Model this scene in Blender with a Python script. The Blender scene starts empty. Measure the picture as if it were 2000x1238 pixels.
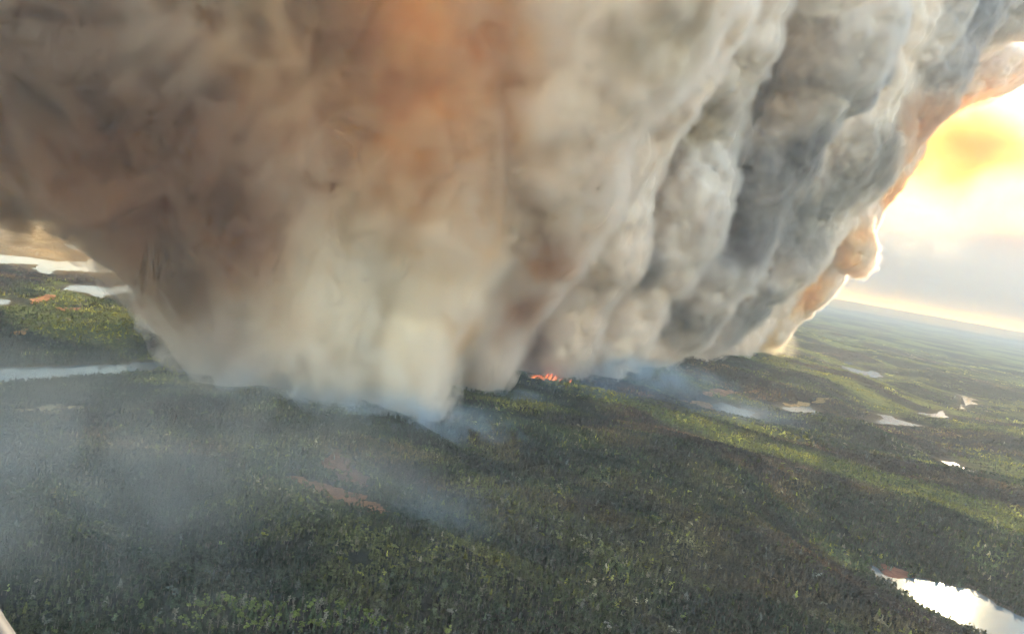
import bpy, math, time
import numpy as np
import openvdb
from mathutils import Matrix, Vector
T0 = time.time()
rng = np.random.default_rng(7)
sc = bpy.context.scene
COL = sc.collection

# ------------------------------------------------------------------ camera
W, H, FPX = 2000.0, 1238.0, 1455.0
CAMZ = 650.0
PITCH, ROLL = math.radians(5.9), math.radians(10.1)
FWD = np.array([0, math.cos(PITCH), -math.sin(PITCH)])
R0 = np.array([1., 0, 0]); U0 = np.cross(R0, FWD)
RIGHT = R0 * math.cos(ROLL) + U0 * math.sin(ROLL)
UP = U0 * math.cos(ROLL) - R0 * math.sin(ROLL)
CAM = np.array([0, 0, CAMZ])
cam = bpy.data.cameras.new('camera'); cam_o = bpy.data.objects.new('camera', cam); COL.objects.link(cam_o)
cam_o.matrix_world = Matrix(((RIGHT[0], UP[0], -FWD[0], 0), (RIGHT[1], UP[1], -FWD[1], 0), (RIGHT[2], UP[2], -FWD[2], CAMZ), (0, 0, 0, 1)))
cam.sensor_width = 36; cam.lens = 36 * FPX / W; cam.clip_start = .1; cam.clip_end = 500000
sc.camera = cam_o

# ------------------------------------------------------------------ sky, sun, exposure
EL, AZ = math.radians(17.0), math.radians(33.0)
SUND = np.array([math.sin(AZ) * math.cos(EL), math.cos(AZ) * math.cos(EL), math.sin(EL)])
world = bpy.data.worlds.new('World'); sc.world = world; world.use_nodes = True
wn = world.node_tree; bg = wn.nodes['Background']
sky = wn.nodes.new('ShaderNodeTexSky'); sky.sky_type = 'NISHITA'; sky.sun_disc = False
sky.sun_elevation = EL; sky.sun_rotation = AZ; sky.altitude = 600
sky.air_density = 1.7; sky.dust_density = 0.3; sky.ozone_density = 1.0
wn.links.new(sky.outputs[0], bg.inputs[0]); bg.inputs[1].default_value = .15
sun = bpy.data.lights.new('sun', 'SUN'); sun.energy = 5; sun.angle = math.radians(.5); sun.color = (1, .80, .56)
sun_o = bpy.data.objects.new('sun', sun); COL.objects.link(sun_o)
sun_o.rotation_euler = Vector(SUND).to_track_quat('Z', 'Y').to_euler()
vs = sc.view_settings
vs.view_transform = 'Standard'; vs.look = 'None'; vs.gamma = 1; vs.use_curve_mapping = False
vs.exposure = 2.0
cy = sc.cycles
cy.max_bounces = 16; cy.diffuse_bounces = 2; cy.glossy_bounces = 2; cy.transmission_bounces = 2
cy.volume_bounces = 12; cy.transparent_max_bounces = 40
cy.use_denoising = True; cy.volume_step_rate = 1.0; cy.volume_max_steps = 64
cy.use_adaptive_sampling = True; cy.adaptive_threshold = .06; cy.adaptive_min_samples = 12; cy.time_limit = 720

# ------------------------------------------------------------------ helpers
def ray(px, py):
    d = FWD * FPX + RIGHT * (px - W / 2) - UP * (py - H / 2)
    return d / np.linalg.norm(d)
def at(px, py, Y):                                   # world point seen along that direction at depth Y
    d = ray(px, py); return CAM + d * (Y / d[1])
def on_plane(px, py, z=0.0):
    d = ray(px, py); return CAM + d * ((z - CAMZ) / d[2])
def tag(o, label=None, cat=None, group=None, kind=None):
    for k, v in (('label', label), ('category', cat), ('group', group), ('kind', kind)):
        if v: o[k] = v
    return o
def link(name, me, mat=None, parent=None):
    o = bpy.data.objects.new(name, me); COL.objects.link(o)
    if mat is not None and me is not None and not me.materials: me.materials.append(mat)
    if parent is not None: o.parent = parent
    return o
def mesh(name, v, f, smooth=False):
    me = bpy.data.meshes.new(name)
    me.from_pydata(v.tolist() if hasattr(v, 'tolist') else v, [], f.tolist() if hasattr(f, 'tolist') else f)
    if smooth: me.polygons.foreach_set('use_smooth', [True] * len(me.polygons))
    me.update(); return me
def hash3(ix, iy, iz, seed):
    h = (ix.astype(np.uint32) * np.uint32(374761393) + iy.astype(np.uint32) * np.uint32(668265263)
         + iz.astype(np.uint32) * np.uint32(2147483647) + np.uint32(seed * 1274126177 & 0xffffffff))
    h = (h ^ (h >> np.uint32(13))) * np.uint32(1274126177)
    h = h ^ (h >> np.uint32(16)); h = h * np.uint32(2246822519); h ^= h >> np.uint32(15)
    return h
def vnoise(P, seed):
    i = np.floor(P).astype(np.int64); f = (P - i).astype(np.float32); u = f * f * f * (f * (f * 6 - 15) + 10)
    r = 0
    for a in (0, 1):
        wx = u[:, 0] if a else 1 - u[:, 0]
        for b in (0, 1):
            wy = u[:, 1] if b else 1 - u[:, 1]
            for c in (0, 1):
                wz = u[:, 2] if c else 1 - u[:, 2]
                r = r + (hash3(i[:, 0] + a, i[:, 1] + b, i[:, 2] + c, seed) / np.float32(4294967295.)) * wx * wy * wz
    return (r * 2 - 1).astype(np.float32)
def fbm(P, seed, octs=4, gain=.5):
    r = 0; a = 1; s = 0
    for k in range(octs):
        r = r + a * vnoise(P * 2 ** k + 17.3 * k, seed + k); s += a; a *= gain
    return r / s
def worley(P, seed):                                 # squared distance to the nearest jittered cell point
    i = np.floor(P).astype(np.int64); f = (P - i).astype(np.float32)
    best = np.full(len(P), 9., np.float32)
    for a in (-1, 0, 1):
        for b in (-1, 0, 1):
            for c in (-1, 0, 1):
                h = hash3(i[:, 0] + a, i[:, 1] + b, i[:, 2] + c, seed)
                jx = (h & np.uint32(1023)) / np.float32(1023.); jy = ((h >> np.uint32(10)) & np.uint32(1023)) / np.float32(1023.); jz = ((h >> np.uint32(20)) & np.uint32(1023)) / np.float32(1023.)
                best = np.minimum(best, (a + jx - f[:, 0]) ** 2 + (b + jy - f[:, 1]) ** 2 + (c + jz - f[:, 2]) ** 2)
    return best.astype(np.float32)
def coords(m):
    a = np.empty(len(m.vertices) * 3, np.float32); m.vertices.foreach_get('co', a); return a.reshape(-1, 3)
def normals(m):
    a = np.empty(len(m.vertices) * 3, np.float32); m.vertex_normals.foreach_get('vector', a); return a.reshape(-1, 3)
def set_co(m, c):
    m.vertices.foreach_set('co', np.ascontiguousarray(c, np.float32).ravel()); m.update()

# ------------------------------------------------------------------ materials
def new_mat(name):
    m = bpy.data.materials.new(name); m.use_nodes = True
    t = m.node_tree; t.nodes.clear(); out = t.nodes.new('ShaderNodeOutputMaterial'); return m, t, out
def nd(t, kind, **kw):
    n = t.nodes.new(kind)
    for k, v in kw.items(): setattr(n, k, v)
    return n
def simple(name, col, rough=1., spec=0., emis=None, es=0):
    m, t, out = new_mat(name); b = nd(t, 'ShaderNodeBsdfPrincipled')
    b.inputs['Base Color'].default_value = (*col, 1); b.inputs['Roughness'].default_value = rough; b.inputs['Specular IOR Level'].default_value = spec
    if emis: b.inputs['Emission Color'].default_value = (*emis, 1); b.inputs['Emission Strength'].default_value = es
    t.links.new(b.outputs[0], out.inputs[0]); return m
def vol_mat(name, dens, col, an=.3, absorb=None):
    m, t, out = new_mat(name); v = nd(t, 'ShaderNodeVolumePrincipled')
    v.inputs['Color'].default_value = (*col, 1); v.inputs['Density'].default_value = dens; v.inputs['Anisotropy'].default_value = an
    t.links.new(v.outputs[0], out.inputs['Volume']); return m

# smoke colour: pale grey-cream with browner, orange masses, plus painted crease shade and sunlit rim (px, py, radius px, colour) centred on the plume's surface
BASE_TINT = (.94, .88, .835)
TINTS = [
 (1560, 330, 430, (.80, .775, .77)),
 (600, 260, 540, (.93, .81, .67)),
 (740, 30, 420, (.90, .66, .36)),  # oranges and browns also carry the tone of light passing through smoke
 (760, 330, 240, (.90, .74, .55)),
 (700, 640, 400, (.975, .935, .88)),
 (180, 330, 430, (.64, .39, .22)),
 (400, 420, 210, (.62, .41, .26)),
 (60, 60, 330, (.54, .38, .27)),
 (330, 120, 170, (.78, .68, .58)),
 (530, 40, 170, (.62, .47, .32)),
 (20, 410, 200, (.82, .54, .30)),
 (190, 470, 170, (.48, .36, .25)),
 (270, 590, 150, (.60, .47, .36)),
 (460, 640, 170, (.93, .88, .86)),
 (1045, 600, 110, (.72, .55, .43)),  # darkest tints from here on sit in the folds, painting their shade
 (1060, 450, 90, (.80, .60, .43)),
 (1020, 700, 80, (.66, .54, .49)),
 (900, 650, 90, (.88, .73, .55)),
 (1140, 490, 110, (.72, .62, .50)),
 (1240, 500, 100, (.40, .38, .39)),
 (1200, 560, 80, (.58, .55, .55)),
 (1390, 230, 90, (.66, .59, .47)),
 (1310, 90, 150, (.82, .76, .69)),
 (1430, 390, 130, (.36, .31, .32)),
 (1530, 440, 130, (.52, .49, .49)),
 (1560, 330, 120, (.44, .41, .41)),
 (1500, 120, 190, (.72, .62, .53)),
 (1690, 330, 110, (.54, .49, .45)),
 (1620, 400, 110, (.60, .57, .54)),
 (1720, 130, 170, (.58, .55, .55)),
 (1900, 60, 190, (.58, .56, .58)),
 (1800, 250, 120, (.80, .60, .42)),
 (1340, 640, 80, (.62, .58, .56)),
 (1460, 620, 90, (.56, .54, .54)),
 (1665, 500, 70, (.95, .74, .46)),  # golden tints along the right edge paint its sunlit rim
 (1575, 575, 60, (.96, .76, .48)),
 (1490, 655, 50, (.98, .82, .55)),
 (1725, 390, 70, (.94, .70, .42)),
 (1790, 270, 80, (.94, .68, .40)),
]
def smoke_vol(name, dens, an=.35, ragged=None):
    m, t, out = new_mat(name); v = nd(t, 'ShaderNodeVolumePrincipled')
    if ragged:
        geo = nd(t, 'ShaderNodeNewGeometry'); nz = nd(t, 'ShaderNodeTexNoise'); nz.inputs['Scale'].default_value = .011; nz.inputs['Detail'].default_value = 4; nz.inputs['Roughness'].default_value = .6; nz.inputs['Distortion'].default_value = .25
        t.links.new(geo.outputs['Position'], nz.inputs['Vector']); mr = nd(t, 'ShaderNodeMapRange'); mr.inputs['From Min'].default_value = ragged; mr.inputs['From Max'].default_value = ragged + .25; mr.inputs['To Max'].default_value = dens
        t.links.new(nz.outputs['Fac'], mr.inputs['Value']); t.links.new(mr.outputs[0], v.inputs['Density'])
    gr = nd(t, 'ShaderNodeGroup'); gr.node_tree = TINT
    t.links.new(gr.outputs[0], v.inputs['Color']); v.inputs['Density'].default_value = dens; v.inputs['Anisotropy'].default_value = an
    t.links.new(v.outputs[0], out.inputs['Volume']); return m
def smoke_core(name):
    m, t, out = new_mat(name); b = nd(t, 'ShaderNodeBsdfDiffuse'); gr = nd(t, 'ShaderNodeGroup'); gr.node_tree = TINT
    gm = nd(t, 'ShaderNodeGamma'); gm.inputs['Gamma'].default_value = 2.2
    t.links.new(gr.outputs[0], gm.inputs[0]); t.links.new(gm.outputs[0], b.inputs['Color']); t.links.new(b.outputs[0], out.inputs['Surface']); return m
def wisp_mat(name, center, half, dens, col, scale, an=.3, thresh=.45, soft=.3, absorb=(0, 0, 0)):
    """thin drifting smoke: an ellipsoid of falling density broken up by noise"""
    m, t, out = new_mat(name); v = nd(t, 'ShaderNodeVolumePrincipled')
    v.inputs['Color'].default_value = (*col, 1); v.inputs['Anisotropy'].default_value = an; v.inputs['Absorption Color'].default_value = (*absorb, 1)
    tc = nd(t, 'ShaderNodeTexCoord')                  # object space: the domain is a unit ball scaled to size
    ln = nd(t, 'ShaderNodeVectorMath', operation='LENGTH'); t.links.new(tc.outputs['Object'], ln.inputs[0])
    mr = nd(t, 'ShaderNodeMapRange', interpolation_type='SMOOTHSTEP'); mr.inputs['From Min'].default_value = 1.; mr.inputs['From Max'].default_value = .1
    t.links.new(ln.outputs['Value'], mr.inputs['Value'])
    geo = nd(t, 'ShaderNodeNewGeometry'); nz = nd(t, 'ShaderNodeTexNoise'); nz.inputs['Scale'].default_value = scale; nz.inputs['Detail'].default_value = 3; nz.inputs['Distortion'].default_value = .6
    t.links.new(geo.outputs['Position'], nz.inputs['Vector'])
    m2 = nd(t, 'ShaderNodeMapRange', interpolation_type='SMOOTHSTEP'); m2.inputs['From Min'].default_value = thresh - soft / 2; m2.inputs['From Max'].default_value = thresh + soft / 2
    t.links.new(nz.outputs['Fac'], m2.inputs['Value'])
    mu = nd(t, 'ShaderNodeMath', operation='MULTIPLY'); t.links.new(mr.outputs[0], mu.inputs[0]); t.links.new(m2.outputs[0], mu.inputs[1])
    mu2 = nd(t, 'ShaderNodeMath', operation='MULTIPLY'); t.links.new(mu.outputs[0], mu2.inputs[0]); mu2.inputs[1].default_value = dens
    t.links.new(mu2.outputs[0], v.inputs['Density']); t.links.new(v.outputs[0], out.inputs['Volume']); return m

# ------------------------------------------------------------------ lakes and bare clearings (outlines on the ground)
def poly(pts, z=0.): return np.array([on_plane(a, b, z)[:2] for a, b in pts])
LAKES = [
 ('pale long lake reflecting the sky at the lower right corner', [(1698,1100),(1712,1108),(1728,1122),(1760,1128),(1800,1130),(1850,1142),(1905,1152),(1945,1178),(1985,1200),(2060,1235),(2120,1290),(2050,1300),(1960,1262),(1900,1230),(1850,1205),(1800,1182),(1755,1152),(1735,1135),(1712,1128),(1700,1118)]),
 ('bright narrow lake curving behind the dark wooded slope', [(1527,797),(1550,793),(1582,795),(1600,806),(1625,818),(1648,826),(1620,826),(1590,820),(1560,810)]),
 ('dull brown lake beside the sandy clearing in the fire shade', [(1388,790),(1410,786),(1440,796),(1475,805),(1465,815),(1430,812),(1400,806)]),
 ('white lake with a notch left of the small lagoon', [(1705,824),(1722,818),(1720,809),(1742,811),(1748,818),(1775,825),(1805,832),(1770,831),(1730,829)]),
 ('small lagoon with a hooked upper end', [(1790,806),(1820,808),(1834,806),(1838,801),(1845,802),(1843,815),(1820,816)]),
 ('wedge shaped white lake high on the right', [(1868,770),(1885,773),(1912,782),(1890,790),(1875,799),(1869,798),(1882,785)]),
 ('grey lake with ragged shore on the hazy plain', [(1643,714),(1665,719),(1690,725),(1703,723),(1723,736),(1700,738),(1680,739),(1660,727)]),
 ('thin lake sliver below the lit green slope', [(1838,900),(1865,903),(1880,912),(1912,924),(1945,938),(1900,926),(1860,914)]),
 ('faint pond strip nearest the burning edge', [(1566,672),(1590,676),(1588,679),(1568,675)]),
 ('faint long pond strip on the hazy plain', [(1605,677),(1640,683),(1655,688),(1625,684)]),
 ('small pale pond above the ragged grey lake', [(1648,705),(1664,709),(1660,713),(1650,710)]),
 ('tiny pale pond on the hazy plain', [(1756,720),(1776,722),(1770,725),(1757,723)]),
 ('far pale pond strip below the horizon', [(1812,708),(1848,715),(1840,718),(1815,712)]),
 ('long still lake beneath the brown smoke at the left edge', [(-120,720),(0,718),(100,716),(200,713),(308,707),(312,722),(240,728),(215,733),(160,735),(110,741),(40,745),(-120,752)]),
 ('dark mouthed lake arm right of the smoking knoll', [(352,700),(380,712),(430,742),(480,756),(400,742),(357,730)]),
 ('winding cream lake with wooded points under the smoke', [(-80,494),(0,497),(60,503),(110,511),(165,511),(178,506),(160,494),(125,478),(160,470),(182,480),(205,500),(225,515),(262,520),(290,533),(200,534),(110,527),(100,537),(85,535),(72,527),(70,516),(0,515),(-80,512)]),
 ('cream lake with a wooded inlet below the winding lake', [(122,566),(150,557),(175,558),(215,561),(250,557),(285,570),(275,585),(240,572),(205,577),(198,582),(170,572)]),
 ('narrow cream strip lake beside the smoke foot', [(262,584),(285,586),(302,592),(280,591)]),
 ('small pale lake cut by the left edge', [(-60,582),(0,584),(18,586),(16,594),(-60,596)]),
]
CLEARINGS = [
 ('bare reddish dirt field below the drifting blue smoke', [(556,1003),(600,1018),(640,1032),(690,1045),(730,1070),(752,1092),(735,1103),(700,1100),(650,1075),(610,1050),(575,1030)], (.30,.13,.065)),
 ('faint upper patch of bare dirt in the blue smoke', [(630,945),(660,945),(672,985),(700,1005),(712,1035),(660,1020),(630,1000)], (.24,.11,.065)),
 ('small orange strip of bare earth on the dark slope', [(1418,909),(1436,911),(1468,926),(1462,931),(1440,926),(1424,918)], (.42,.15,.05)),
 ('sandy shore clearing left of the dull brown lake', [(1320,792),(1350,784),(1384,786),(1398,806),(1430,815),(1470,818),(1450,826),(1400,818),(1350,812),(1322,804)], (.36,.22,.10)),
 ('thin sandy track along the foot of the burning slope', [(1370,771),(1420,771),(1475,768),(1478,771),(1420,776),(1375,775)], (.42,.22,.12)),
 ('pale sandy bank above the bright narrow lake', [(1530,786),(1580,789),(1630,791),(1628,793),(1580,792),(1532,790)], (.36,.26,.13)),
 ('glowing orange clearing under the left smoke', [(64,590),(75,582),(106,579),(104,587),(85,590),(66,594)], (.46, .20, .08)),
 ('thin orange strip right of the glowing clearing', [(100,602),(125,605),(156,608),(158,614),(130,612),(112,609)], (.38,.18,.08)),
 ('dull ochre clearing above the long still lake', [(20,652),(38,650),(54,647),(50,656),(38,660),(26,656)], (.42,.22,.08)),
 ('pale ochre ridge clearing seen through grey smoke', [(8,806),(35,803),(62,806),(85,798),(110,793),(130,803),(158,803),(164,808),(130,810),(100,816),(70,812),(40,810)], (.50,.40,.24)),
 ('red brown bank above the lower right lake', [(1714,1098),(1745,1108),(1785,1122),(1760,1126),(1730,1120)], (.22,.09,.06)),
 ('short pale bare spot below the orange strip', [(1462,944),(1478,948),(1480,954),(1466,951)], (.5,.42,.34)),
]
LP = [poly(p) for _, p in LAKES]
def densify(P, n=5, jit=.05, seed=0):
    r = np.random.default_rng(seed); out = []
    for i in range(len(P)):
        a, b = P[i], P[(i + 1) % len(P)]; L = np.linalg.norm(b - a); nrm = np.array([-(b - a)[1], (b - a)[0]]) / max(L, 1e-6)
        for k in range(n):
            t = k / n; out.append(a * (1 - t) + b * t + nrm * L * jit * r.normal() * (k > 0))
    return np.array(out)
LP = [densify(p, 5, .05, i) for i, p in enumerate(LP)]
CP = [densify(poly(p, 4.), 4, .10, 50 + i) for i, (_, p, _c) in enumerate(CLEARINGS)]
def inside(P, XY):
    c = np.zeros(len(XY), bool); x, y = XY[:, 0], XY[:, 1]; j = len(P) - 1
    for i in range(len(P)):
        xi, yi = P[i]; xj, yj = P[j]
        if yi != yj: c ^= ((yi > y) != (yj > y)) & (x < (xj - xi) * (y - yi) / (yj - yi) + xi)
        j = i
    return c
def dist_poly(P, XY):                                # distance to the outline, negative inside
    d = np.full(len(XY), 1e9)
    for i in range(len(P)):
        a, b = P[i], P[(i + 1) % len(P)]; v = b - a; t = np.clip(((XY - a) @ v) / max(v @ v, 1e-9), 0, 1)
        d = np.minimum(d, np.hypot(*(XY - a - t[:, None] * v).T))
    return np.where(inside(P, XY), -d, d)
def near_mask(P, XY, m):
    lo, hi = P.min(0) - m, P.max(0) + m
    return np.all((XY > lo) & (XY < hi), axis=1)
def flat_weight(XY, polys, wide):                    # 0 in a lake, rising to 1 at distance `wide`
    w = np.ones(len(XY)); 
    for P in polys:
        dd = min(wide, max(420, .9 * np.linalg.norm(P.max(0) - P.min(0))))
        k = near_mask(P, XY, dd)
        if k.any():
            d = dist_poly(P, XY[k]); w[k] = np.minimum(w[k], np.clip(d / dd, -.2, 1))
    return w
ANG = math.radians(-52)
def terrain_h(XY):
    XY = np.asarray(XY, float); n = len(XY)
    u = XY[:, 0] * math.cos(ANG) - XY[:, 1] * math.sin(ANG); v = XY[:, 0] * math.sin(ANG) + XY[:, 1] * math.cos(ANG)
    P = np.stack([u / 700, v / 2100, np.zeros(n)], 1)
    warp = vnoise(P * .6 + 5, 41)
    P[:, 0] += .5 * warp
    r = 1 - np.abs(fbm(P, 21, 4, .45)) * 2.2
    q = fbm(np.stack([XY[:, 0] / 260, XY[:, 1] / 260, np.zeros(n)], 1), 31, 3, .5)
    dist = np.hypot(XY[:, 0], XY[:, 1])
    amp = np.interp(dist, [0, 2500, 7000, 20000, 60000], [100, 100, 78, 35, 5])
    amp = amp * (1 - .7 * np.clip((-700 - XY[:, 0]) / 900, 0, 1) * np.clip((XY[:, 1] - 2000) / 900, 0, 1))
    h = amp * (np.clip(r, -.5, 1) * .75 + .35) + 10 * q * np.clip(1 - dist / 15000, 0, 1)
    h = np.maximum(h, 0) + 3
    # the wooded rise in front of the fire
    c = on_plane(930, 900)[:2]; dd = (XY - c) / np.array([900, 450]); h += 42 * np.exp(-(dd ** 2).sum(1))
    w = flat_weight(XY, LP, 600)
    ws = np.clip(w, 0, 1); ws = ws * ws * (3 - 2 * ws)
    h = h * ws + np.where(w < 0, -4 * np.minimum(1, -w / .05), 1.2 * np.minimum(1, ws * 30))
    return h

# ------------------------------------------------------------------ ground sheet
def patch_fields(XY):
    z = np.zeros(len(XY)); u = XY[:, 0] * math.cos(ANG) - XY[:, 1] * math.sin(ANG); v = XY[:, 0] * math.sin(ANG) + XY[:, 1] * math.cos(ANG)
    a = fbm(np.stack([u / 420, v / 900, z], 1), 61, 4, .55)      # brownish ground cover
    b = fbm(np.stack([u / 300 + 40, v / 800, z], 1), 71, 4, .55)   # bright grassy green
    dd = np.hypot(XY[:, 0], XY[:, 1]); b = b + .18 * np.clip((dd - 3000) / 3000, 0, 1) * np.clip((XY[:, 0] + 300) / 600, -.6, 1) - .12 * np.clip((2700 - dd) / 1200, 0, 1)  # raised far to the right: sunlit yellow-green painted into the cover
    a = a + .04 * np.clip((XY[:, 0] - 300) / 700, 0, 1) * np.clip((3800 - dd) / 900, 0, 1)
    return a, b
NT, NR = 1440, 620
th = np.linspace(0, 2 * math.pi, NT, endpoint=False)
rr = np.concatenate([[60, 200, 400, 560], np.geomspace(700, 12000, NR - 90), np.geomspace(12400, 260000, 86)]); NR = len(rr)
# finer angles to the front
th = np.concatenate([np.linspace(math.radians(35), math.radians(145), 1100, endpoint=False), np.linspace(math.radians(145), math.radians(395), 340, endpoint=False)])
XY = np.stack([np.outer(rr, np.cos(th)).ravel(), np.outer(rr, np.sin(th)).ravel()], 1)
Hh = terrain_h(XY)
V = np.column_stack([XY, Hh]); V = np.vstack([V, [0, 0, Hh[:NT].mean()]])
i = np.arange(NR - 1)[:, None] * NT; j = np.arange(NT)[None, :]; j2 = (j + 1) % NT
Q = np.stack([i + j, i + j2, i + NT + j2, i + NT + j], -1).reshape(-1, 4)[:, ::-1]
tri = [(NR * NT, k, (k + 1) % NT) for k in range(NT)]
me = bpy.data.meshes.new('ground')
nv, nq = len(V), len(Q)
me.vertices.add(nv); me.vertices.foreach_set('co', V.astype(np.float32).ravel())
loops = np.concatenate([Q.ravel(), np.array(tri).ravel()]).astype(np.int32)
starts = np.concatenate([np.arange(nq) * 4, nq * 4 + np.arange(len(tri)) * 3]).astype(np.int32)
me.loops.add(len(loops)); me.loops.foreach_set('vertex_index', loops)
me.polygons.add(len(starts)); me.polygons.foreach_set('loop_start', starts)
me.polygons.foreach_set('use_smooth', np.ones(len(starts), bool)); me.update(calc_edges=True); me.validate()
if me.polygons[0].normal.z < 0: me.flip_normals()
A, B = patch_fields(V[:, :2])
SH = np.zeros(len(V))
for P in LP:
    k = near_mask(P, V[:, :2], 90)
    if k.any(): SH[k] = np.maximum(SH[k], np.clip(1 - dist_poly(P, V[k, :2]) / 80, 0, 1))
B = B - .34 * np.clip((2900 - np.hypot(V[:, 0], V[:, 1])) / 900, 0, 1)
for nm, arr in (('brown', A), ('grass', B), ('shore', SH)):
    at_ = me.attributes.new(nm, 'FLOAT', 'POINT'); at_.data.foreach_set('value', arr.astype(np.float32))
m, t, out = new_mat('forest_floor'); b = nd(t, 'ShaderNodeBsdfDiffuse'); t.links.new(b.outputs[0], out.inputs[0])
def attr_ramp(t, name, lo, hi):
    a = nd(t, 'ShaderNodeAttribute', attribute_name=name); r = nd(t, 'ShaderNodeMapRange'); r.inputs['From Min'].default_value = lo; r.inputs['From Max'].default_value = hi
    t.links.new(a.outputs['Fac'], r.inputs['Value']); return r.outputs[0]
geo = nd(t, 'ShaderNodeNewGeometry'); n1 = nd(t, 'ShaderNodeTexNoise'); n1.inputs['Scale'].default_value = .05; n1.inputs['Detail'].default_value = 8; n1.inputs['Roughness'].default_value = .7
t.links.new(geo.outputs['Position'], n1.inputs['Vector'])
def mixc(t, fac, a, bcol):
    mx = nd(t, 'ShaderNodeMix', data_type='RGBA')
    if hasattr(fac, 'links') or not isinstance(fac, float): t.links.new(fac, mx.inputs['Factor'])
    for s, c in (('A', a), ('B', bcol)):
        if isinstance(c, tuple): mx.inputs[s].default_value = (*c, 1)
        else: t.links.new(c, mx.inputs[s])
    return mx.outputs['Result']
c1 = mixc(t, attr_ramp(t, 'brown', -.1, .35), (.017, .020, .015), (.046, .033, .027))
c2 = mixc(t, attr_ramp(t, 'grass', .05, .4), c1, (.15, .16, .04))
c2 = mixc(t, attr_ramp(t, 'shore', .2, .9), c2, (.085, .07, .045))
rp = nd(t, 'ShaderNodeMapRange'); rp.inputs['From Min'].default_value = .35; rp.inputs['From Max'].default_value = .65; rp.inputs['To Min'].default_value = .35; rp.inputs['To Max'].default_value = 1.5
t.links.new(n1.outputs['Fac'], rp.inputs['Value'])
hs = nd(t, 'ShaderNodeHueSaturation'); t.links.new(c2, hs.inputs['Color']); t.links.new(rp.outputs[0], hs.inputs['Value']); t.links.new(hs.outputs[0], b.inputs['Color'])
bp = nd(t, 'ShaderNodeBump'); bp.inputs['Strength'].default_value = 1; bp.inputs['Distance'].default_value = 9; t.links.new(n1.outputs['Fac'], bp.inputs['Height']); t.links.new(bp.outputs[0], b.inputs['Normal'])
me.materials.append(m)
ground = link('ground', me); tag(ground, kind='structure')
print('ground', time.time() - T0)

# ------------------------------------------------------------------ lakes
m, t, out = new_mat('lake_water'); b = nd(t, 'ShaderNodeBsdfPrincipled'); b.inputs['Base Color'].default_value = (.10, .135, .16, 1)
b.inputs['Roughness'].default_value = .12; b.inputs['IOR'].default_value = 1.13; b.inputs['Specular IOR Level'].default_value = .4; t.links.new(b.outputs[0], out.inputs[0])
geo = nd(t, 'ShaderNodeNewGeometry'); nz = nd(t, 'ShaderNodeTexNoise'); nz.inputs['Scale'].default_value = .06; nz.inputs['Detail'].default_value = 4
t.links.new(geo.outputs['Position'], nz.inputs['Vector']); bp = nd(t, 'ShaderNodeBump'); bp.inputs['Strength'].default_value = .25; bp.inputs['Distance'].default_value = .6
t.links.new(nz.outputs['Fac'], bp.inputs['Height']); t.links.new(bp.outputs[0], b.inputs['Normal'])
WATER = m
for (lab, _), P in zip(LAKES, LP):
    c = P.mean(0)
    P2 = c + (P - c) * 1.0
    v = [(x - c[0], y - c[1], 0) for x, y in P2]
    me = mesh('lake', v, [list(range(len(v)))])
    if me.polygons[0].normal.z < 0: me.flip_normals()
    o = link('lake', me, WATER); o.location = (c[0], c[1], .3); tag(o, lab, 'lake', kind='structure')
# clearings: bare earth sheets draped a little over the ground
for k, ((lab, _, col), P) in enumerate(zip(CLEARINGS, CP)):
    lo, hi = P.min(0), P.max(0); st = max((hi - lo).max() / 50, 6.)
    gx, gy = np.arange(lo[0], hi[0] + st, st), np.arange(lo[1], hi[1] + st, st)
    GX, GY = np.meshgrid(gx, gy, indexing='ij'); q = np.stack([GX.ravel(), GY.ravel()], 1)
    ins = inside(P, q).reshape(GX.shape); zz = terrain_h(q).reshape(GX.shape) + 1.6
    idx = {}; vv = []; ff = []
    for a in range(len(gx) - 1):
        for bb in range(len(gy) - 1):
            if ins[a, bb] or ins[a + 1, bb + 1]:
                f = []
                for (x_, y_) in ((a, bb), (a + 1, bb), (a + 1, bb + 1), (a, bb + 1)):
                    if (x_, y_) not in idx: idx[x_, y_] = len(vv); vv.append((gx[x_], gy[y_], zz[x_, y_]))
                    f.append(idx[x_, y_])
                ff.append(f)
    if not ff: continue
    m, t, out = new_mat('bare_earth'); b = nd(t, 'ShaderNodeBsdfDiffuse'); t.links.new(b.outputs[0], out.inputs[0])
    geo = nd(t, 'ShaderNodeNewGeometry'); nz = nd(t, 'ShaderNodeTexNoise'); nz.inputs['Scale'].default_value = .03; nz.inputs['Detail'].default_value = 7; nz.inputs['Distortion'].default_value = 1.
    t.links.new(geo.outputs['Position'], nz.inputs['Vector'])
    rp = nd(t, 'ShaderNodeMapRange'); rp.inputs['From Min'].default_value = .4; rp.inputs['From Max'].default_value = .6; t.links.new(nz.outputs['Fac'], rp.inputs['Value'])
    t.links.new(mixc(t, rp.outputs[0], tuple(c * .6 for c in col), col), b.inputs['Color'])
    o = link('dirt_clearing', mesh('dirt_clearing', vv, ff, True), m); tag(o, lab, 'clearing', kind='structure')
print('lakes', time.time() - T0)

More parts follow.
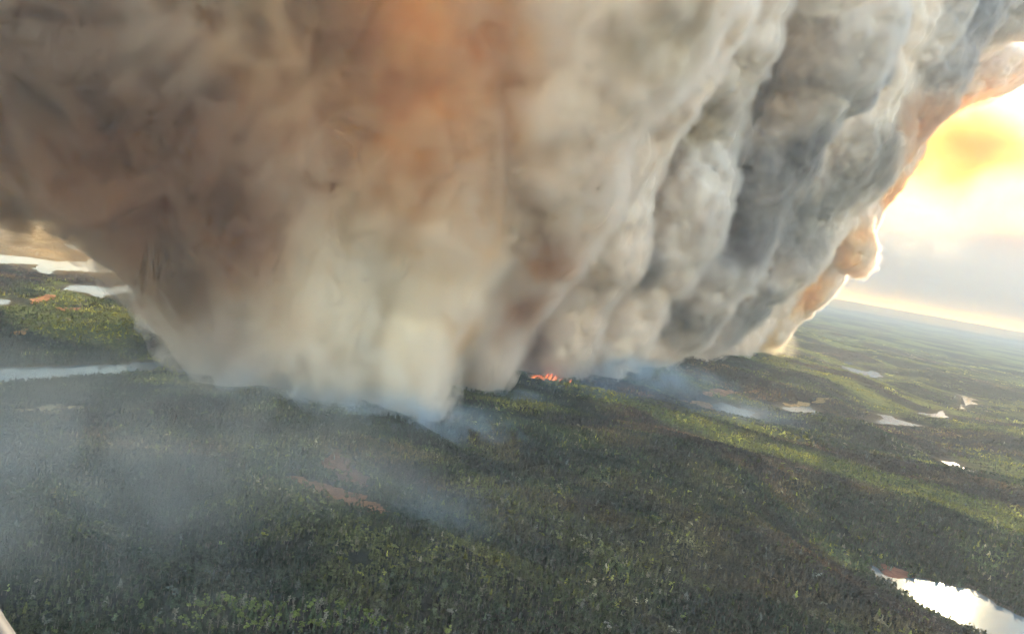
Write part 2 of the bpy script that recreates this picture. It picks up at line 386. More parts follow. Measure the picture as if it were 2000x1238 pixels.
# ------------------------------------------------------------------ trees
def leaf_mat(name, translu=.45):
    m, t, out = new_mat(name); at_ = nd(t, 'ShaderNodeAttribute', attribute_name='tint', attribute_type='INSTANCER')
    geo = nd(t, 'ShaderNodeNewGeometry'); nz = nd(t, 'ShaderNodeTexNoise'); nz.inputs['Scale'].default_value = .5; nz.inputs['Detail'].default_value = 2
    t.links.new(geo.outputs['Position'], nz.inputs['Vector'])
    mr = nd(t, 'ShaderNodeMapRange'); mr.inputs['From Min'].default_value = .3; mr.inputs['From Max'].default_value = .7; mr.inputs['To Min'].default_value = .6; mr.inputs['To Max'].default_value = 1.5
    t.links.new(nz.outputs['Fac'], mr.inputs['Value']); hs = nd(t, 'ShaderNodeHueSaturation'); t.links.new(at_.outputs['Color'], hs.inputs['Color']); t.links.new(mr.outputs[0], hs.inputs['Value'])
    d = nd(t, 'ShaderNodeBsdfDiffuse'); tr = nd(t, 'ShaderNodeBsdfTranslucent'); mx = nd(t, 'ShaderNodeMixShader'); mx.inputs[0].default_value = translu
    t.links.new(hs.outputs[0], d.inputs[0]); t.links.new(hs.outputs[0], tr.inputs[0]); t.links.new(d.outputs[0], mx.inputs[1]); t.links.new(tr.outputs[0], mx.inputs[2]); t.links.new(mx.outputs[0], out.inputs[0]); return m
def leaf_mat_own(name, col, translu=.25):
    m = leaf_mat(name, translu); t = m.node_tree
    for n in list(t.nodes):
        if n.type == 'ATTRIBUTE':
            oi = nd(t, 'ShaderNodeObjectInfo'); hs = nd(t, 'ShaderNodeHueSaturation'); hs.inputs['Color'].default_value = (*col, 1)
            mr = nd(t, 'ShaderNodeMapRange'); mr.inputs['To Min'].default_value = .6; mr.inputs['To Max'].default_value = 1.5; t.links.new(oi.outputs['Random'], mr.inputs['Value']); t.links.new(mr.outputs[0], hs.inputs['Value'])
            tgt = n.outputs['Color'].links[0].to_socket; t.nodes.remove(n); t.links.new(hs.outputs[0], tgt)
    return m
BARK = simple('bark', (.16, .13, .11))
def spruce_crown(seed, h=1., w=.20, tiers=5, sides=7, base=.18):
    r = np.random.default_rng(seed); v = []; f = []
    for k in range(tiers):
        z0 = base + (1 - base) * k / tiers * .95; z1 = min(1., z0 + (1 - base) * 1.55 / tiers); rad = w * (1 - (k / tiers)) ** .8 * (1 + .25 * r.normal() * .5)
        cx, cy_ = r.normal(0, .012, 2); i0 = len(v); ph = r.uniform(0, 6)
        for s in range(sides):
            q = rad * r.uniform(.55, 1.25); a = ph + 2 * math.pi * (s + r.uniform(-.25, .25)) / sides
            v.append((cx + q * math.cos(a), cy_ + q * math.sin(a), z0 + r.uniform(-.04, .03)))
        v.append((cx + r.normal(0, .01), cy_ + r.normal(0, .01), z1)); v.append((cx, cy_, z0 + .04))
        for s in range(sides): f.append((i0 + s, i0 + (s + 1) % sides, i0 + sides)); f.append((i0 + (s + 1) % sides, i0 + s, i0 + sides + 1))
    return v, f
ICO = None
def ico():
    global ICO
    if ICO is None:
        p = (1 + 5 ** .5) / 2; v = np.array([(-1,p,0),(1,p,0),(-1,-p,0),(1,-p,0),(0,-1,p),(0,1,p),(0,-1,-p),(0,1,-p),(p,0,-1),(p,0,1),(-p,0,-1),(-p,0,1)], float); v /= np.linalg.norm(v[0])
        f = [(0,11,5),(0,5,1),(0,1,7),(0,7,10),(0,10,11),(1,5,9),(5,11,4),(11,10,2),(10,7,6),(7,1,8),(3,9,4),(3,4,2),(3,2,6),(3,6,8),(3,8,9),(4,9,5),(2,4,11),(6,2,10),(8,6,7),(9,8,1)]
        ICO = v, f
    return ICO
def round_crown(seed, n=8, w=.22, z0=.38, z1=.95):
    r = np.random.default_rng(seed); v = []; f = []; iv, if_ = ico()
    for k in range(n):
        c = np.array([*(r.normal(0, w * .5, 2)), r.uniform(z0, z1)]); s = w * r.uniform(.35, .7) * (1.15 - .5 * (c[2] - z0))
        q = iv * s * r.uniform(.55, 1.35, (12, 1)); q[:, 2] *= .85; i0 = len(v); v += [tuple(x) for x in (q + c)]; f += [tuple(i0 + a for a in t_) for t_ in if_]
    return v, f
def sparse_crown(seed, n=26, w=.2, z0=.35):          # thin, half-bare crown of small leaf sprays
    r = np.random.default_rng(seed); v = []; f = []
    for k in range(n):
        z = r.uniform(z0, 1.); a = r.uniform(0, 6.28); q = w * r.uniform(.1, 1) * (1.2 - z * .7); c = np.array([q * math.cos(a), q * math.sin(a), z])
        for _ in range(2):
            d = r.normal(0, .045, (3, 3)); i0 = len(v); v += [tuple(c + d[0]), tuple(c + d[1]), tuple(c + d[2])]; f.append((i0, i0 + 1, i0 + 2))
    return v, f
def trunk_geo(h=.9, r0=.018, sides=5):
    v = []; f = []
    for k, (z, q) in enumerate(((-.06, r0 * 1.3), (h * .5, r0 * .8), (h, r0 * .25))):
        for s in range(sides): a = 2 * math.pi * s / sides; v.append((q * math.cos(a) + .01 * (k == 1), q * math.sin(a), z))
    for k in range(2):
        for s in range(sides): f.append((k * sides + s, k * sides + (s + 1) % sides, (k + 1) * sides + (s + 1) % sides, (k + 1) * sides + s))
    return v, f
def join_geo(parts):
    v = []; f = []; mi = []
    for (pv, pf), m_ in parts:
        i0 = len(v); v += list(pv); f += [tuple(i0 + a for a in q) for q in pf]; mi += [m_] * len(pf)
    return v, f, mi
LEAF = leaf_mat('foliage')
def proto(name, parts):
    v, f, mi = join_geo(parts); me = mesh(name, v, f); me.materials.append(LEAF); me.materials.append(BARK); me.polygons.foreach_set('material_index', mi)
    return bpy.data.objects.new(name, me)
PROTO = [proto('conifer', [(spruce_crown(1), 0), (trunk_geo(), 1)]), proto('conifer', [(spruce_crown(2, w=.16, tiers=6), 0), (trunk_geo(), 1)]),
         proto('broadleaf', [(round_crown(3), 0), (trunk_geo(.7), 1)]), proto('broadleaf', [(round_crown(4, 6, .2), 0), (trunk_geo(.7), 1)]),
         proto('thin_tree', [(sparse_crown(5), 0), (trunk_geo(.95), 1)]), proto('thin_tree', [(sparse_crown(6, 20, .15), 0), (trunk_geo(.95), 1)])]
def clump(seed, n=11):
    r = np.random.default_rng(seed); parts = []
    for k in range(n):
        v, f = (spruce_crown(seed * 50 + k, w=.2, tiers=2, sides=5) if r.random() < .5 else round_crown(seed * 50 + k, 2, .3, .4, .8))
        s = r.uniform(.7, 1.2); v = np.array(v) * s + np.array([r.uniform(-1.8, 1.8), r.uniform(-1.8, 1.8), 0]); parts.append(((v.tolist(), f), 0))
    return proto('grove', parts)
CLUMPS = [clump(s) for s in (11, 12, 13)]
def tree_tints(XYp, r):
    a, b = patch_fields(XYp); n = len(XYp)
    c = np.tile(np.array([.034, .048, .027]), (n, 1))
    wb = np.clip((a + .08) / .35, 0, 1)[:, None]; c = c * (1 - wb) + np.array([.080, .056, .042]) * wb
    wg = np.clip((b - .02) / .3, 0, 1)[:, None]; nf = np.clip((np.hypot(*XYp.T) - 1500) / 1800, 0, 1)[:, None]; c = c * (1 - wg) + (np.array([.058, .066, .034]) * (1 - nf) + np.array([.19, .20, .05]) * nf) * wg  # far grassy tint brightened to stand for sunlight
    k = r.random(n); pale = (k < .05)[:, None]; c = np.where(pale, np.array([.13, .125, .10]), c); ye = ((k > .95))[:, None]; c = np.where(ye, np.array([.12, .13, .04]), c)
    st = fbm(np.column_stack([XYp / 150., np.zeros(n)]), 131, 3)[:, None]      # stands of darker and paler trees
    c = c * np.exp(1.3 * st) * (1 + np.clip(st, -.3, .3) * np.array([.7, .2, -.5]))
    return c * np.exp(r.normal(0, .38, (n, 1)))
def in_view(P, marg=180):                            # P (n,3) -> roughly in the photo's frame
    d = P - CAM; z = d @ FWD; x = d @ RIGHT; y = d @ UP; zz = np.maximum(z, 1)
    return (z > 10) & (np.abs(x / zz * FPX) < W / 2 + marg) & (np.abs(y / zz * FPX) < H / 2 + marg)
BLOCK = [(P, 4. if np.hypot(*P.mean(0)) < 3000 else 75.) for P in LP] + [(P, 0.) for P in CP]
def scatter(d0, d1, sp, r, marg):
    x = np.arange(-d1 * .75, d1 * .82, sp); y = np.arange(d0 * .6, d1, sp); GX, GY = np.meshgrid(x, y)
    q = np.stack([GX.ravel(), GY.ravel()], 1) + r.uniform(-.48, .48, (GX.size, 2)) * sp
    dist = np.hypot(*q.T); q = q[(dist >= d0) & (dist < d1)]
    q = q[in_view(np.column_stack([q, np.full(len(q), 20.)]), marg)]
    keep = np.ones(len(q), bool)
    for P, mg in BLOCK:
        k = near_mask(P, q, mg + 12)
        if k.any():
            dq = dist_poly(P, q[k]) + 14 * vnoise(np.column_stack([q[k] / 22., np.zeros(k.sum())]), 5); keep[np.where(k)[0][(dq < mg) & ((r.random(k.sum()) > .07) | (mg > 0))]] = False
    q = q[keep]
    gap = fbm(np.column_stack([q / 45., np.zeros(len(q))]), 91, 2); q = q[gap > np.where(np.hypot(*q.T) < 3000, -.62, -.42)]
    _a, b_ = patch_fields(q); q = q[r.random(len(q)) > np.clip((b_ - .02) * 3., 0, .62) * np.clip((np.hypot(*q.T) - 1700) / 1200, .1, 1)]
    return q, terrain_h(q)
def forest_object(name, q, z, protos, idx, hgt, tint, r, label):
    n = len(q); me = bpy.data.meshes.new(name); me.vertices.add(n)
    me.vertices.foreach_set('co', np.column_stack([q, z]).astype(np.float32).ravel())
    def fa(nm, typ, arr, key='value'):
        a = me.attributes.new(nm, typ, 'POINT'); a.data.foreach_set(key, np.ascontiguousarray(arr).ravel())
    fa('kind_index', 'INT', idx.astype(np.int32)); fa('grow', 'FLOAT_VECTOR', hgt.astype(np.float32), 'vector')
    fa('turn', 'FLOAT_VECTOR', np.column_stack([r.normal(0, .04, (n, 2)), r.uniform(0, 6.28, n)]).astype(np.float32), 'vector')
    fa('tint', 'FLOAT_VECTOR', tint.astype(np.float32), 'vector')
    o = link(name, me); ng = bpy.data.node_groups.new(name, 'GeometryNodeTree')
    ng.interface.new_socket('Geometry', in_out='INPUT', socket_type='NodeSocketGeometry'); ng.interface.new_socket('Geometry', in_out='OUTPUT', socket_type='NodeSocketGeometry')
    gi, go = ng.nodes.new('NodeGroupInput'), ng.nodes.new('NodeGroupOutput'); iop = ng.nodes.new('GeometryNodeInstanceOnPoints'); gj = ng.nodes.new('GeometryNodeJoinGeometry')
    for p in reversed(protos):
        oi = ng.nodes.new('GeometryNodeObjectInfo'); oi.inputs['Object'].default_value = p; oi.inputs['As Instance'].default_value = True; ng.links.new(oi.outputs['Geometry'], gj.inputs[0])
    def na(nm, typ): a = ng.nodes.new('GeometryNodeInputNamedAttribute'); a.data_type = typ; a.inputs['Name'].default_value = nm; return a.outputs[0]
    iop.inputs['Pick Instance'].default_value = True
    ng.links.new(gi.outputs[0], iop.inputs['Points']); ng.links.new(gj.outputs[0], iop.inputs['Instance']); ng.links.new(na('kind_index', 'INT'), iop.inputs['Instance Index'])
    ng.links.new(na('turn', 'FLOAT_VECTOR'), iop.inputs['Rotation']); ng.links.new(na('grow', 'FLOAT_VECTOR'), iop.inputs['Scale'])
    ng.links.new(iop.outputs[0], go.inputs[0]); md = o.modifiers.new('grow', 'NODES'); md.node_group = ng
    tag(o, label, 'forest', kind='stuff'); return o
r = np.random.default_rng(5)
qn, zn = scatter(760, 3000, 7.4, r, 260)
# the nearest trees of all are trees of their own
P3 = np.column_stack([qn, zn + 6]); d = P3 - CAM; zc = d @ FWD; sx = W / 2 + (d @ RIGHT) / zc * FPX; sy = H / 2 - (d @ UP) / zc * FPX
vis = (sx > 8) & (sx < W - 8) & (sy > 0) & (sy < H - 8)
order = np.argsort(np.where(vis, np.linalg.norm(d, axis=1), 1e9))[:285]
solo = np.zeros(len(qn), bool); solo[order] = True
qs, zs = qn[solo], zn[solo]; qn, zn = qn[~solo], zn[~solo]
def heights(n, r, lo, hi, fat=1.): h = r.uniform(lo, hi, n); w_ = h * r.uniform(.85, 1.5, n) * fat; return np.column_stack([w_, w_, h])
def kinds(XYp, r):
    a, b = patch_fields(XYp); k = r.random(len(XYp)) + .35 * b; s = r.random(len(XYp)) < .5
    return np.where(k < .42, s * 1, np.where(k < .75, 2 + s, 4 + s)).astype(int)
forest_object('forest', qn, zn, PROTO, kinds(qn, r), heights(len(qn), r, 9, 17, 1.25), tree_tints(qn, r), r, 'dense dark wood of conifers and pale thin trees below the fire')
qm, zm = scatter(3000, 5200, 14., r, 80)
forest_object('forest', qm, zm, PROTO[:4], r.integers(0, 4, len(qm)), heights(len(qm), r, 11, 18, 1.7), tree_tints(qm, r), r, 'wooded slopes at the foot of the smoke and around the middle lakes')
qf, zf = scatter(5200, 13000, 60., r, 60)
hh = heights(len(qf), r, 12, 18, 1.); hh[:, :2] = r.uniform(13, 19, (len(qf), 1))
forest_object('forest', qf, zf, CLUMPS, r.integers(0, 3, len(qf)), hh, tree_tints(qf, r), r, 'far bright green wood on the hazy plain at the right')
print('forest', len(qn), len(qm), len(qf), time.time() - T0)
TYPES = [('conifer_tree', 'conifer', 'dark narrow conifer with a ragged crown in the nearest wood', 'dark conifers in the nearest wood', spruce_crown(1), trunk_geo(), (.040, .055, .028)),
         ('broadleaf_tree', 'tree', 'rounded yellow green broadleaf tree in the nearest wood', 'yellow green broadleaf trees in the nearest wood', round_crown(3), trunk_geo(.7), (.10, .12, .035)),
         ('thin_tree', 'tree', 'pale half bare tree with a thin greyish crown in the nearest wood', 'pale half bare trees in the nearest wood', sparse_crown(5, 34), trunk_geo(.95, .022), (.15, .14, .11))]
built = {}
for (x, y), z in zip(qs, zs):
    k = r.choice(3, p=(.42, .36, .22)); nm, cat, lab, grp, cg, tg, col = TYPES[k]
    if k not in built:
        built[k] = (mesh('crown', *cg), mesh('trunk', *tg)); built[k][0].materials.append(leaf_mat_own('crown_' + nm, col)); built[k][1].materials.append(BARK)
    e = bpy.data.objects.new(nm, None); COL.objects.link(e); e.empty_display_size = 1; h = r.uniform(9, 17); w_ = h * r.uniform(.95, 1.5)
    e.location = (x, y, z); e.rotation_euler = (0, 0, r.uniform(0, 6.28)); e.scale = (w_, w_, h); tag(e, lab, cat, grp)
    link('trunk', built[k][1], parent=e); link('crown', built[k][0], parent=e)

# ------------------------------------------------------------------ flames along the fire front
m, t, out = new_mat('flame'); em = nd(t, 'ShaderNodeEmission'); tc = nd(t, 'ShaderNodeTexCoord'); sp = nd(t, 'ShaderNodeSeparateXYZ'); t.links.new(tc.outputs['Generated'], sp.inputs[0])
cr = nd(t, 'ShaderNodeValToRGB'); cr.color_ramp.elements[0].color = (1, .30, .10, 1); cr.color_ramp.elements[1].color = (.8, .08, .03, 1); t.links.new(sp.outputs[2], cr.inputs[0]); t.links.new(cr.outputs[0], em.inputs[0]); em.inputs[1].default_value = .55
t.links.new(em.outputs[0], out.inputs[0]); FLAME = m
def flame(px, py, w, h, seed, label):
    r = np.random.default_rng(seed); c = on_plane(px, py, 8); c[2] = float(terrain_h(c[None, :2])[0]) + 3; v = []; f = []
    for k in range(16):
        x, y = r.normal(0, w * .32), r.normal(0, w * .12); hh = h * r.uniform(.3, 1); rad = w * r.uniform(.025, .07); i0 = len(v); lean = r.uniform(.1, .5) * hh
        for a, (z_, q) in enumerate(((0, .7), (.25, 1.), (.55, .6), (1., .02))):
            for s in range(6): an = s * math.pi / 3 + a * .5; v.append((x + lean * z_ ** 1.5 + rad * q * math.cos(an) + r.normal(0, rad * .12), y + rad * q * math.sin(an), z_ * hh))
        for a in range(3):
            for s in range(6): f.append((i0 + a * 6 + s, i0 + a * 6 + (s + 1) % 6, i0 + a * 6 + 6 + (s + 1) % 6, i0 + a * 6 + 6 + s))
    o = link('flame', mesh('flame', v, f, True), FLAME); o.location = c; tag(o, label, 'flame', 'flames at the foot of the smoke'); return o
flame(1044, 767, 60, 24, 1, 'small pink orange flame, left one of the pair below the smoke')
flame(1078, 766, 80, 30, 2, 'widest orange flame at the foot of the dark smoke crevice')
flame(1101, 750, 50, 28, 3, 'dull red flame set higher behind the widest flame')
flame(1120, 743, 34, 24, 4, 'smallest red flame, far right end of the burning line')

# ------------------------------------------------------------------ the smoke plume
COLS = [
 [(1440,676,6200,16),(1500,628,6300,36),(1570,560,6300,50),(1605,450,6400,70),(1660,330,6500,84),(1745,150,6800,98),(2030,-60,7000,190),(2300,-150,7000,280)],
 [(1652,482,5900,40),(1610,410,6000,66)],
 [(1745,90,5900,80),(1930,-50,5700,120),(2200,-170,5500,200)],
 [(430,725,2950,40),(460,600,3050,120),(440,420,3000,170)],  # hidden column added behind the left foot to block the sun
 [(600,770,2800,40),(640,600,2900,140),(640,400,2900,190)],  # likewise added behind, closing a gap that let sunlight through
 [(1345,684,5000,26),(1450,580,5100,56),(1545,470,5200,72),(1620,330,5300,84),(1740,80,5500,130),(1850,-200,5700,200)],
 [(1250,704,4200,32),(1320,620,4200,58),(1390,520,4150,62),(1450,420,4100,50),(1530,300,4000,62),(1590,120,3850,96),(1640,-100,3700,130)],
 [(1150,722,3700,32),(1200,630,3700,56),(1270,520,3600,62),(1340,390,3500,58),(1385,250,3400,44),(1430,90,3250,62),(1480,-150,3100,100)],
 [(1075,732,3450,26),(1095,620,3400,52),(1150,480,3300,78),(1200,340,3150,80),(1270,150,2950,105),(1340,-60,2800,150),(1380,-250,2700,170)],
 [(1390,690,5500,24),(1480,560,6100,80),(1550,420,6300,95),(1640,200,6400,115),(1800,-100,6500,200)],
 [(1290,705,4700,30),(1370,570,5200,85),(1460,420,5300,110),(1560,220,5350,150),(1680,-80,5300,210)],
 [(1195,725,4100,30),(1260,590,4500,80),(1350,420,4600,110),(1460,190,4600,130),(1560,-80,4500,180)],
 [(1110,735,3700,30),(1160,600,4000,75),(1230,430,4100,100),(1330,210,4000,125),(1400,-80,3850,160)],
 [(1020,742,3400,30),(1030,600,3600,75),(1080,430,3550,100),(1150,200,3400,130),(1220,-80,3300,160)],
 [(950,752,2900,48),(950,620,2900,80),(985,470,2750,110),(1040,280,2550,150),(1110,60,2350,190),(1150,-150,2200,220)],
 [(800,785,2300,66),(800,600,2500,115),(800,400,2450,150),(820,180,2350,180),(850,-60,2250,200)],
 [(670,795,2240,62),(620,600,2300,120),(580,400,2300,160),(540,160,2250,200),(500,-80,2150,240)],
 [(545,765,2300,50),(460,600,2400,90),(400,430,2350,130),(300,230,2300,190),(200,0,2200,240)],
 [(400,705,2600,42),(378,615,2600,48),(340,520,2600,62),(262,385,2600,92),(60,210,2600,150),(-150,100,2500,200)],
 [(40,270,2400,130),(-150,280,2400,140),(100,60,2200,200),(-200,-100,2200,300)],
 [(120,70,1950,100),(260,60,1950,115),(380,40,1950,120),(60,-60,1950,150),(300,-120,1950,200)],
]
VOX = 29.
org = np.array([-3300., 1400., -60.]); ext = np.array([7000., 8000., 2900.])
n = ((ext - org) / VOX).astype(int)
ax = [(org[i] + VOX * np.arange(n[i])).astype(np.float32) for i in range(3)]
X, Y, Z = np.meshgrid(*ax, indexing='ij')
def lowres_warp(seed, sc_, amp):                      # smooth vector noise on the grid, via a coarse lattice
    step = 4; cx = [a[::step] for a in ax]; g = np.stack(np.meshgrid(*cx, indexing='ij'), -1).reshape(-1, 3) / sc_
    v = (fbm(g, seed, 2) * amp).reshape([len(a) for a in cx])
    for axis in range(3):
        m_ = v.shape[axis]; idx = np.clip(np.arange(n[axis]) / step, 0, m_ - 1.001); i0 = idx.astype(int); fr = (idx - i0).astype(np.float32)
        sh = [1, 1, 1]; sh[axis] = -1; fr = fr.reshape(sh); v = np.take(v, i0, axis) * (1 - fr) + np.take(v, np.minimum(i0 + 1, m_ - 1), axis) * fr
    return v.astype(np.float32)
WX, WY, WZ = X + lowres_warp(3, 620., 130), Y + lowres_warp(4, 620., 130), Z + lowres_warp(5, 620., 90) * np.clip(Z / 300, 0, 1)
D = np.full(X.shape, 1e4, np.float32)
def carve(col, k=24.):
    pts = [at(a, b, c) for a, b, c, r_ in col]; rs = [r_ / FPX * c for a, b, c, r_ in col]
    for p, q, r1, r2 in zip(pts[:-1], pts[1:], rs[:-1], rs[1:]):
        lo = np.minimum(p, q) - max(r1, r2) - 420; hi = np.maximum(p, q) + max(r1, r2) + 420
        s = tuple(slice(max(0, int((lo[i] - org[i]) / VOX)), max(0, int((hi[i] - org[i]) / VOX) + 1)) for i in range(3))
        x, y, z = WX[s], WY[s], WZ[s]
        if x.size == 0: continue
        v = q - p; t_ = np.clip(((x - p[0]) * v[0] + (y - p[1]) * v[1] + (z - p[2]) * v[2]) / (v @ v), 0, 1)
        dd = np.sqrt((x - p[0] - t_ * v[0]) ** 2 + (y - p[1] - t_ * v[1]) ** 2 + (z - p[2] - t_ * v[2]) ** 2) - (r1 + (r2 - r1) * t_)
        o = D[s]; h = np.maximum(k - np.abs(o - dd), 0) / k; D[s] = np.minimum(o, dd) - h * h * k * .25
for c in COLS: carve(c)
band = np.abs(D) < 280
P = np.stack([X[band], Y[band], Z[band]], 1)
soft = np.clip((P[:, 0] + 900) / 1300, 0, 1)          # billows are crisp to the right, blurred to the left
AXIS = np.array([.46, -.05, .88]); AXIS /= np.linalg.norm(AXIS)
def curdle(P, size, stretch, seed, warp=.35):         # rounded billows, drawn out along the rising smoke and warped
    s = P @ AXIS; Q = (P + np.outer(s * (1 / stretch - 1), AXIS)) / size
    Q = Q + warp * np.column_stack([fbm(Q * .9, seed + 70 + k, 2) for k in range(3)]) * 1.6
    return worley(Q, seed)
w1 = curdle(P, 400., 2.0, 3, .4)
D[band] -= (0.45 - w1) * (80 + 30 * soft)
SIDE = (.38 + 1.32 * np.clip((500 - ax[0]) / 1300, 0, 1)).astype(np.float32)[:, None, None]      # the smoke's skin is thicker and softer to the left
def skin(off, keep=1500):                            # closed surface lying `off` metres outside the plume's mass
    g = openvdb.FloatGrid(3 * VOX); g.copyFromArray(np.clip(D - off * SIDE, -3 * VOX, 3 * VOX).astype(np.float32)); g.gridClass = openvdb.GridClass.LEVEL_SET
    pts, quads = g.convertToQuads(isovalue=0)
    lab = np.arange(len(pts))
    for _ in range(400):                             # drop stray drops, keep the large masses
        l2 = lab.copy(); mn = lab[quads].min(1)
        for c_ in range(4): np.minimum.at(l2, quads[:, c_], mn)
        l2 = l2[l2]
        if (l2 == lab).all(): break
        lab = l2
    cnt = np.bincount(lab, minlength=len(pts)); quads = quads[cnt[lab[quads[:, 0]]] > keep]
    used = np.unique(quads); remap = np.zeros(len(pts), int); remap[used] = np.arange(len(used)); pts = pts[used]; quads = remap[quads]
    return pts * VOX + org, quads[:, ::-1]
def smoke_mesh(off):
    co, qd = skin(off); base = mesh('smoke', co, qd)
    tmp = link('smoke_tmp', base); s = tmp.modifiers.new('s', 'SUBSURF'); s.levels = s.render_levels = 1
    dg = bpy.context.evaluated_depsgraph_get(); fine = bpy.data.meshes.new_from_object(tmp.evaluated_get(dg)); bpy.data.objects.remove(tmp)
    ne = len(fine.edges); E = np.empty(ne * 2, np.int32); fine.edges.foreach_get('vertices', E); E = E.reshape(-1, 2)
    deg = np.bincount(E.ravel(), minlength=len(fine.vertices)).astype(np.float32)
    def relax(A_, it):                               # average each vertex value with its neighbours
        for _ in range(it):
            A_ = np.column_stack([(np.bincount(E[:, 0], A_[E[:, 1], k], len(deg)) + np.bincount(E[:, 1], A_[E[:, 0], k], len(deg))) / deg * .6 + A_[:, k] * .4 for k in range(3)])
        return A_
    def billow(scale, amp, seed, lo, it):
        N_ = relax(normals(fine).astype(np.float32), it); N_ = (N_ / np.maximum(np.linalg.norm(N_, axis=1), 1e-3)[:, None]).astype(np.float32)
        C = coords(fine); w_ = curdle(C - N_ * off * .4, scale, 1.5, seed); a = amp * (lo + (1 - lo) * np.clip((C[:, 0] + 700) / 1200, 0, 1))
        set_co(fine, C + N_ * ((.5 - w_) * a)[:, None])
    billow(210, 95, 11, .4, 8); billow(95, 54, 12, .1, 4); billow(46., 26, 13, .0, 2)
    set_co(fine, relax(coords(fine), 1)); fine.polygons.foreach_set('use_smooth', [True] * len(fine.polygons)); fine.materials.clear()
    return fine
base_co, base_quads = skin(0)
def offset_copy(off, name, mat):
    me = smoke_mesh(off); me.materials.append(mat); print(name, len(me.vertices), time.time() - T0)
    return link(name, me)
from mathutils.bvhtree import BVHTree
bvh = BVHTree.FromPolygons(base_co.tolist(), base_quads.tolist())
def on_plume(px, py):
    for dx, dy in ((0, 0), (-40, 0), (-80, 0), (-120, -40), (60, -60), (0, -120)):
        d_ = ray(px + dx, py + dy); hit = bvh.ray_cast(Vector(CAM), Vector(d_))
        if hit[0] is not None: return np.array(hit[0]) + d_ * 60, hit[0].y
    return at(px, py, 4000), 4000.
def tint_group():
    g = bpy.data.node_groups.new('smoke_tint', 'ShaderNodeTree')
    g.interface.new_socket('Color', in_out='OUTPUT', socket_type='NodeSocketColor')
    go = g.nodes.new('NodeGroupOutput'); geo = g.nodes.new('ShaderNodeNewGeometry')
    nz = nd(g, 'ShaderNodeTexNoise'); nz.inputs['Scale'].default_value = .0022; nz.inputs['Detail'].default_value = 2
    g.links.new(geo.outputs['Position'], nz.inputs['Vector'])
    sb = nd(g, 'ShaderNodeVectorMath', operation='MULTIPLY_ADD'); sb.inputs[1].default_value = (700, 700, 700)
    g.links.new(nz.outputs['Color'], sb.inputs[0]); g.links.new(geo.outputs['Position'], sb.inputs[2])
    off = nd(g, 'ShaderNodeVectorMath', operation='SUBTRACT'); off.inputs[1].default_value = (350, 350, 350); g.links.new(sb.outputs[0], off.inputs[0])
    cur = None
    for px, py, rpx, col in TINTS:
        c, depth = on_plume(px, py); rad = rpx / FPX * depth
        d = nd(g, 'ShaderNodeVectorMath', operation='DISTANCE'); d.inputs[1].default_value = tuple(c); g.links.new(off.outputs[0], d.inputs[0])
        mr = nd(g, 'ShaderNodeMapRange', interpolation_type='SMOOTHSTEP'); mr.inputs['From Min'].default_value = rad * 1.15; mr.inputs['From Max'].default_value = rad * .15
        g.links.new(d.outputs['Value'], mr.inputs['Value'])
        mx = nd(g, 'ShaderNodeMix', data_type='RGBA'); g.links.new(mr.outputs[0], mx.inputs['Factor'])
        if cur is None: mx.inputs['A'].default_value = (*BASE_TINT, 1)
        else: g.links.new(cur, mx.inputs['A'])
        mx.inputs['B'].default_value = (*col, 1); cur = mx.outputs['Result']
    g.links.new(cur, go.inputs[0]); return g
TINT = tint_group()
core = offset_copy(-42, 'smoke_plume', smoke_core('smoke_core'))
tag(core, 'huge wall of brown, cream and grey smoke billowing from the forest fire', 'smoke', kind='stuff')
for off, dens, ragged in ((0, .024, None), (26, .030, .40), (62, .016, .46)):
    o = offset_copy(off, 'smoke_fringe', smoke_vol('smoke_fringe', dens, .3 if off == 0 else .35, ragged)); tag(o, 'soft outer smoke around the billowing wall', 'smoke', kind='stuff')

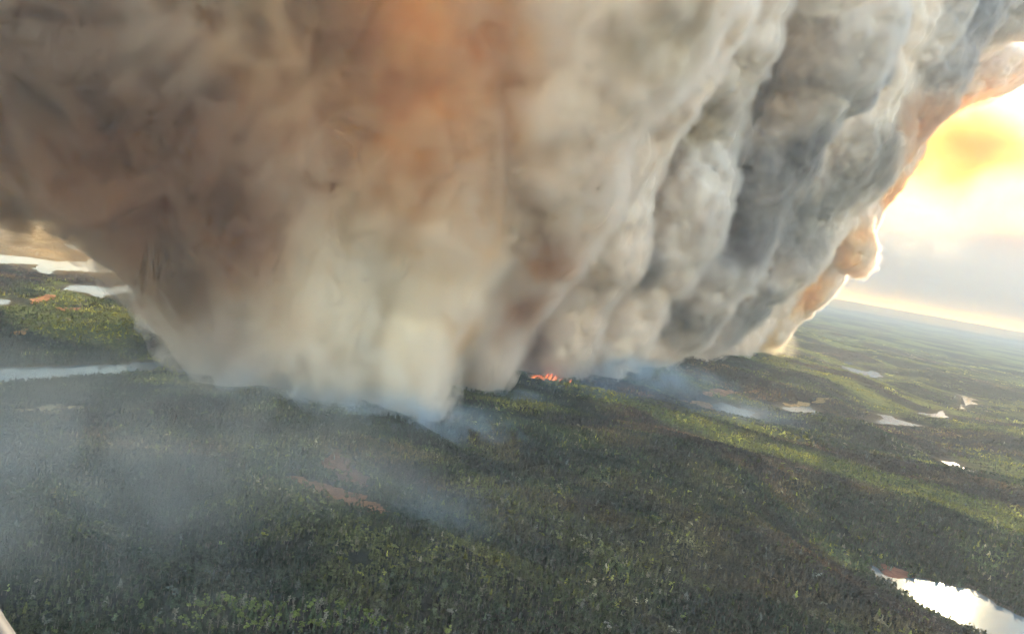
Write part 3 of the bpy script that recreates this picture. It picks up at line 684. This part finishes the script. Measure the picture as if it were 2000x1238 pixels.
# ------------------------------------------------------------------ thin drifting smoke
from math import radians as R_
def wisp(px, py, Y, half, dens, col, scale, rot=(0, 0, 0), label='thin smoke', **kw):
    iv, if_ = ico(); me = bpy.data.meshes.new('w'); import bmesh
    bm = bmesh.new(); bmesh.ops.create_icosphere(bm, subdivisions=3, radius=1); bm.to_mesh(me); bm.free()
    o = link('drifting_smoke', me, wisp_mat('drifting_smoke', None, None, dens, col, scale, **kw)); o.location = at(px, py, Y); o.scale = half; o.rotation_euler = rot
    tag(o, label, 'smoke', kind='stuff'); return o
WISPS = True
def bank(loc, half, dens, col, scale, label, thresh, soft, absorb):
    o = wisp(1000, 600, 1000, half, dens, col, scale, label=label, an=.25, thresh=thresh, soft=soft, absorb=absorb); o.location = loc; o.name = 'smoke_bank'; return o
if WISPS:
    wisp(260, 860, 1450, (1000, 650, 230), .0017, (.86, .87, .86), .0048, thresh=.5, soft=.4, label='grey smoke drifting over the near wood at the left')
    wisp(60, 1010, 900, (420, 260, 170), .0021, (.80, .82, .84), .007, thresh=.5, soft=.3, label='pale smoke patch low over the near wood')
    wisp(130, 470, 4300, (900, 500, 330), .0015, (.96, .66, .32), .0014, an=.3, thresh=.4, soft=.5, label='smoke tinted with an orange glow over the winding lake at the left')  # orange colour stands for light coming through this shaded smoke
    wisp(860, 1000, 1350, (150, 130, 70), .0022, (.55, .72, .92), .012, label='small blue wisp above the dark wood')
    wisp(700, 950, 1500, (260, 200, 90), .0012, (.50, .66, .88), .01, label='blue smoke over the bare dirt field')
    wisp(790, 812, 2080, (520, 190, 90), .010, (.55, .74, .93), .011, thresh=.53, soft=.2, label='blue smoke skirt at the nearest foot of the plume')
    wisp(540, 775, 2120, (340, 200, 110), .009, (.72, .80, .88), .010, thresh=.5, soft=.25, label='grey smoke rolling off the plume foot at the left')
    wisp(980, 782, 2750, (330, 150, 75), .008, (.58, .76, .94), .012, thresh=.5, soft=.25, label='pale blue smoke creeping out left of the flames')
    wisp(1250, 726, 3450, (560, 220, 100), .007, (.55, .75, .94), .009, thresh=.5, soft=.25, label='blue smoke skirt right of the flames')
    wisp(1230, 765, 3250, (950, 420, 110), .0016, (.42, .62, .92), .006, thresh=.45, soft=.4, label='added faint blue veil for the bluish shade on the slope right of the flames')  # blue veil added to tint the ground like shade under the plume
    wisp(1800, 430, 7800, (800, 400, 600), .0004, (1., .84, .55), .0024, an=.6, thresh=.45, label='added cloud of cream smoke giving a sun glow right of the grey wall, where the sun breaks through')  # added so its forward scatter makes a glow near the sun
    wisp(1470, 668, 6300, (420, 350, 240), .010, (1., .93, .74), .006, an=.5, label='bright sunlit smoke at the far foot of the plume')
    wisp(1935, 310, 6600, (1400, 500, 680), .010, (.86, .58, .30), .0020, an=.5, absorb=(.3, .08, 0), thresh=.44, label='orange sunlit smoke sheet at the upper right')
    bank((24000, 43000, 3600), (34000, 7500, 4300), 1.05e-3, (.56, .39, .20), .00012, 'far bank of cream smoke above the horizon', .2, .5, (.25, .12, .03))
    bank((27000, 40500, 8900), (15000, 4500, 5700), 2.6e-3, (.50, .28, .10), .00016, 'far orange smoke around the hidden sun', .42, .3, (.3, .08, .0))

# ------------------------------------------------------------------ edge of the aircraft window the view is taken through
rail = [CAM + ray(a_, b_) * .5 for a_, b_ in ((-82, 1120), (-62, 1165), (-40, 1205), (-14, 1243), (14, 1278), (44, 1312))]
v = []; f = []
for k, p in enumerate(rail):
    for s_ in range(12):
        an = s_ * math.pi / 6; v.append(tuple(p + RIGHT * .0115 * math.cos(an) + (UP * .4 - FWD * .9) * .0115 * math.sin(an)))
for k in range(len(rail) - 1):
    for s_ in range(12): f.append((k * 12 + s_, k * 12 + (s_ + 1) % 12, k * 12 + 12 + (s_ + 1) % 12, k * 12 + 12 + s_))
o = link('window_trim', mesh('window_trim', v, f, True), simple('trim_plastic', (.07, .07, .07), .6, .3)); tag(o, 'pale grey rounded edge of the aircraft window at the lower left corner', 'window trim')

# ------------------------------------------------------------------ haze
x0, x1, y0, y1, z0, z1 = -32000, 45000, -3000, 33000, -8, 3600
vv = [(x, y, z) for x in (x0, x1) for y in (y0, y1) for z in (z0, z1)]
me = mesh('haze', vv, [(0, 1, 3, 2), (4, 6, 7, 5), (0, 4, 5, 1), (2, 3, 7, 6), (0, 2, 6, 4), (1, 5, 7, 3)])
o = link('haze', me, vol_mat('haze', 3.2e-5, (.83, .88, .93), .05)); tag(o, 'thin blue haze over the whole landscape', 'haze', kind='stuff')
print('done', time.time() - T0)
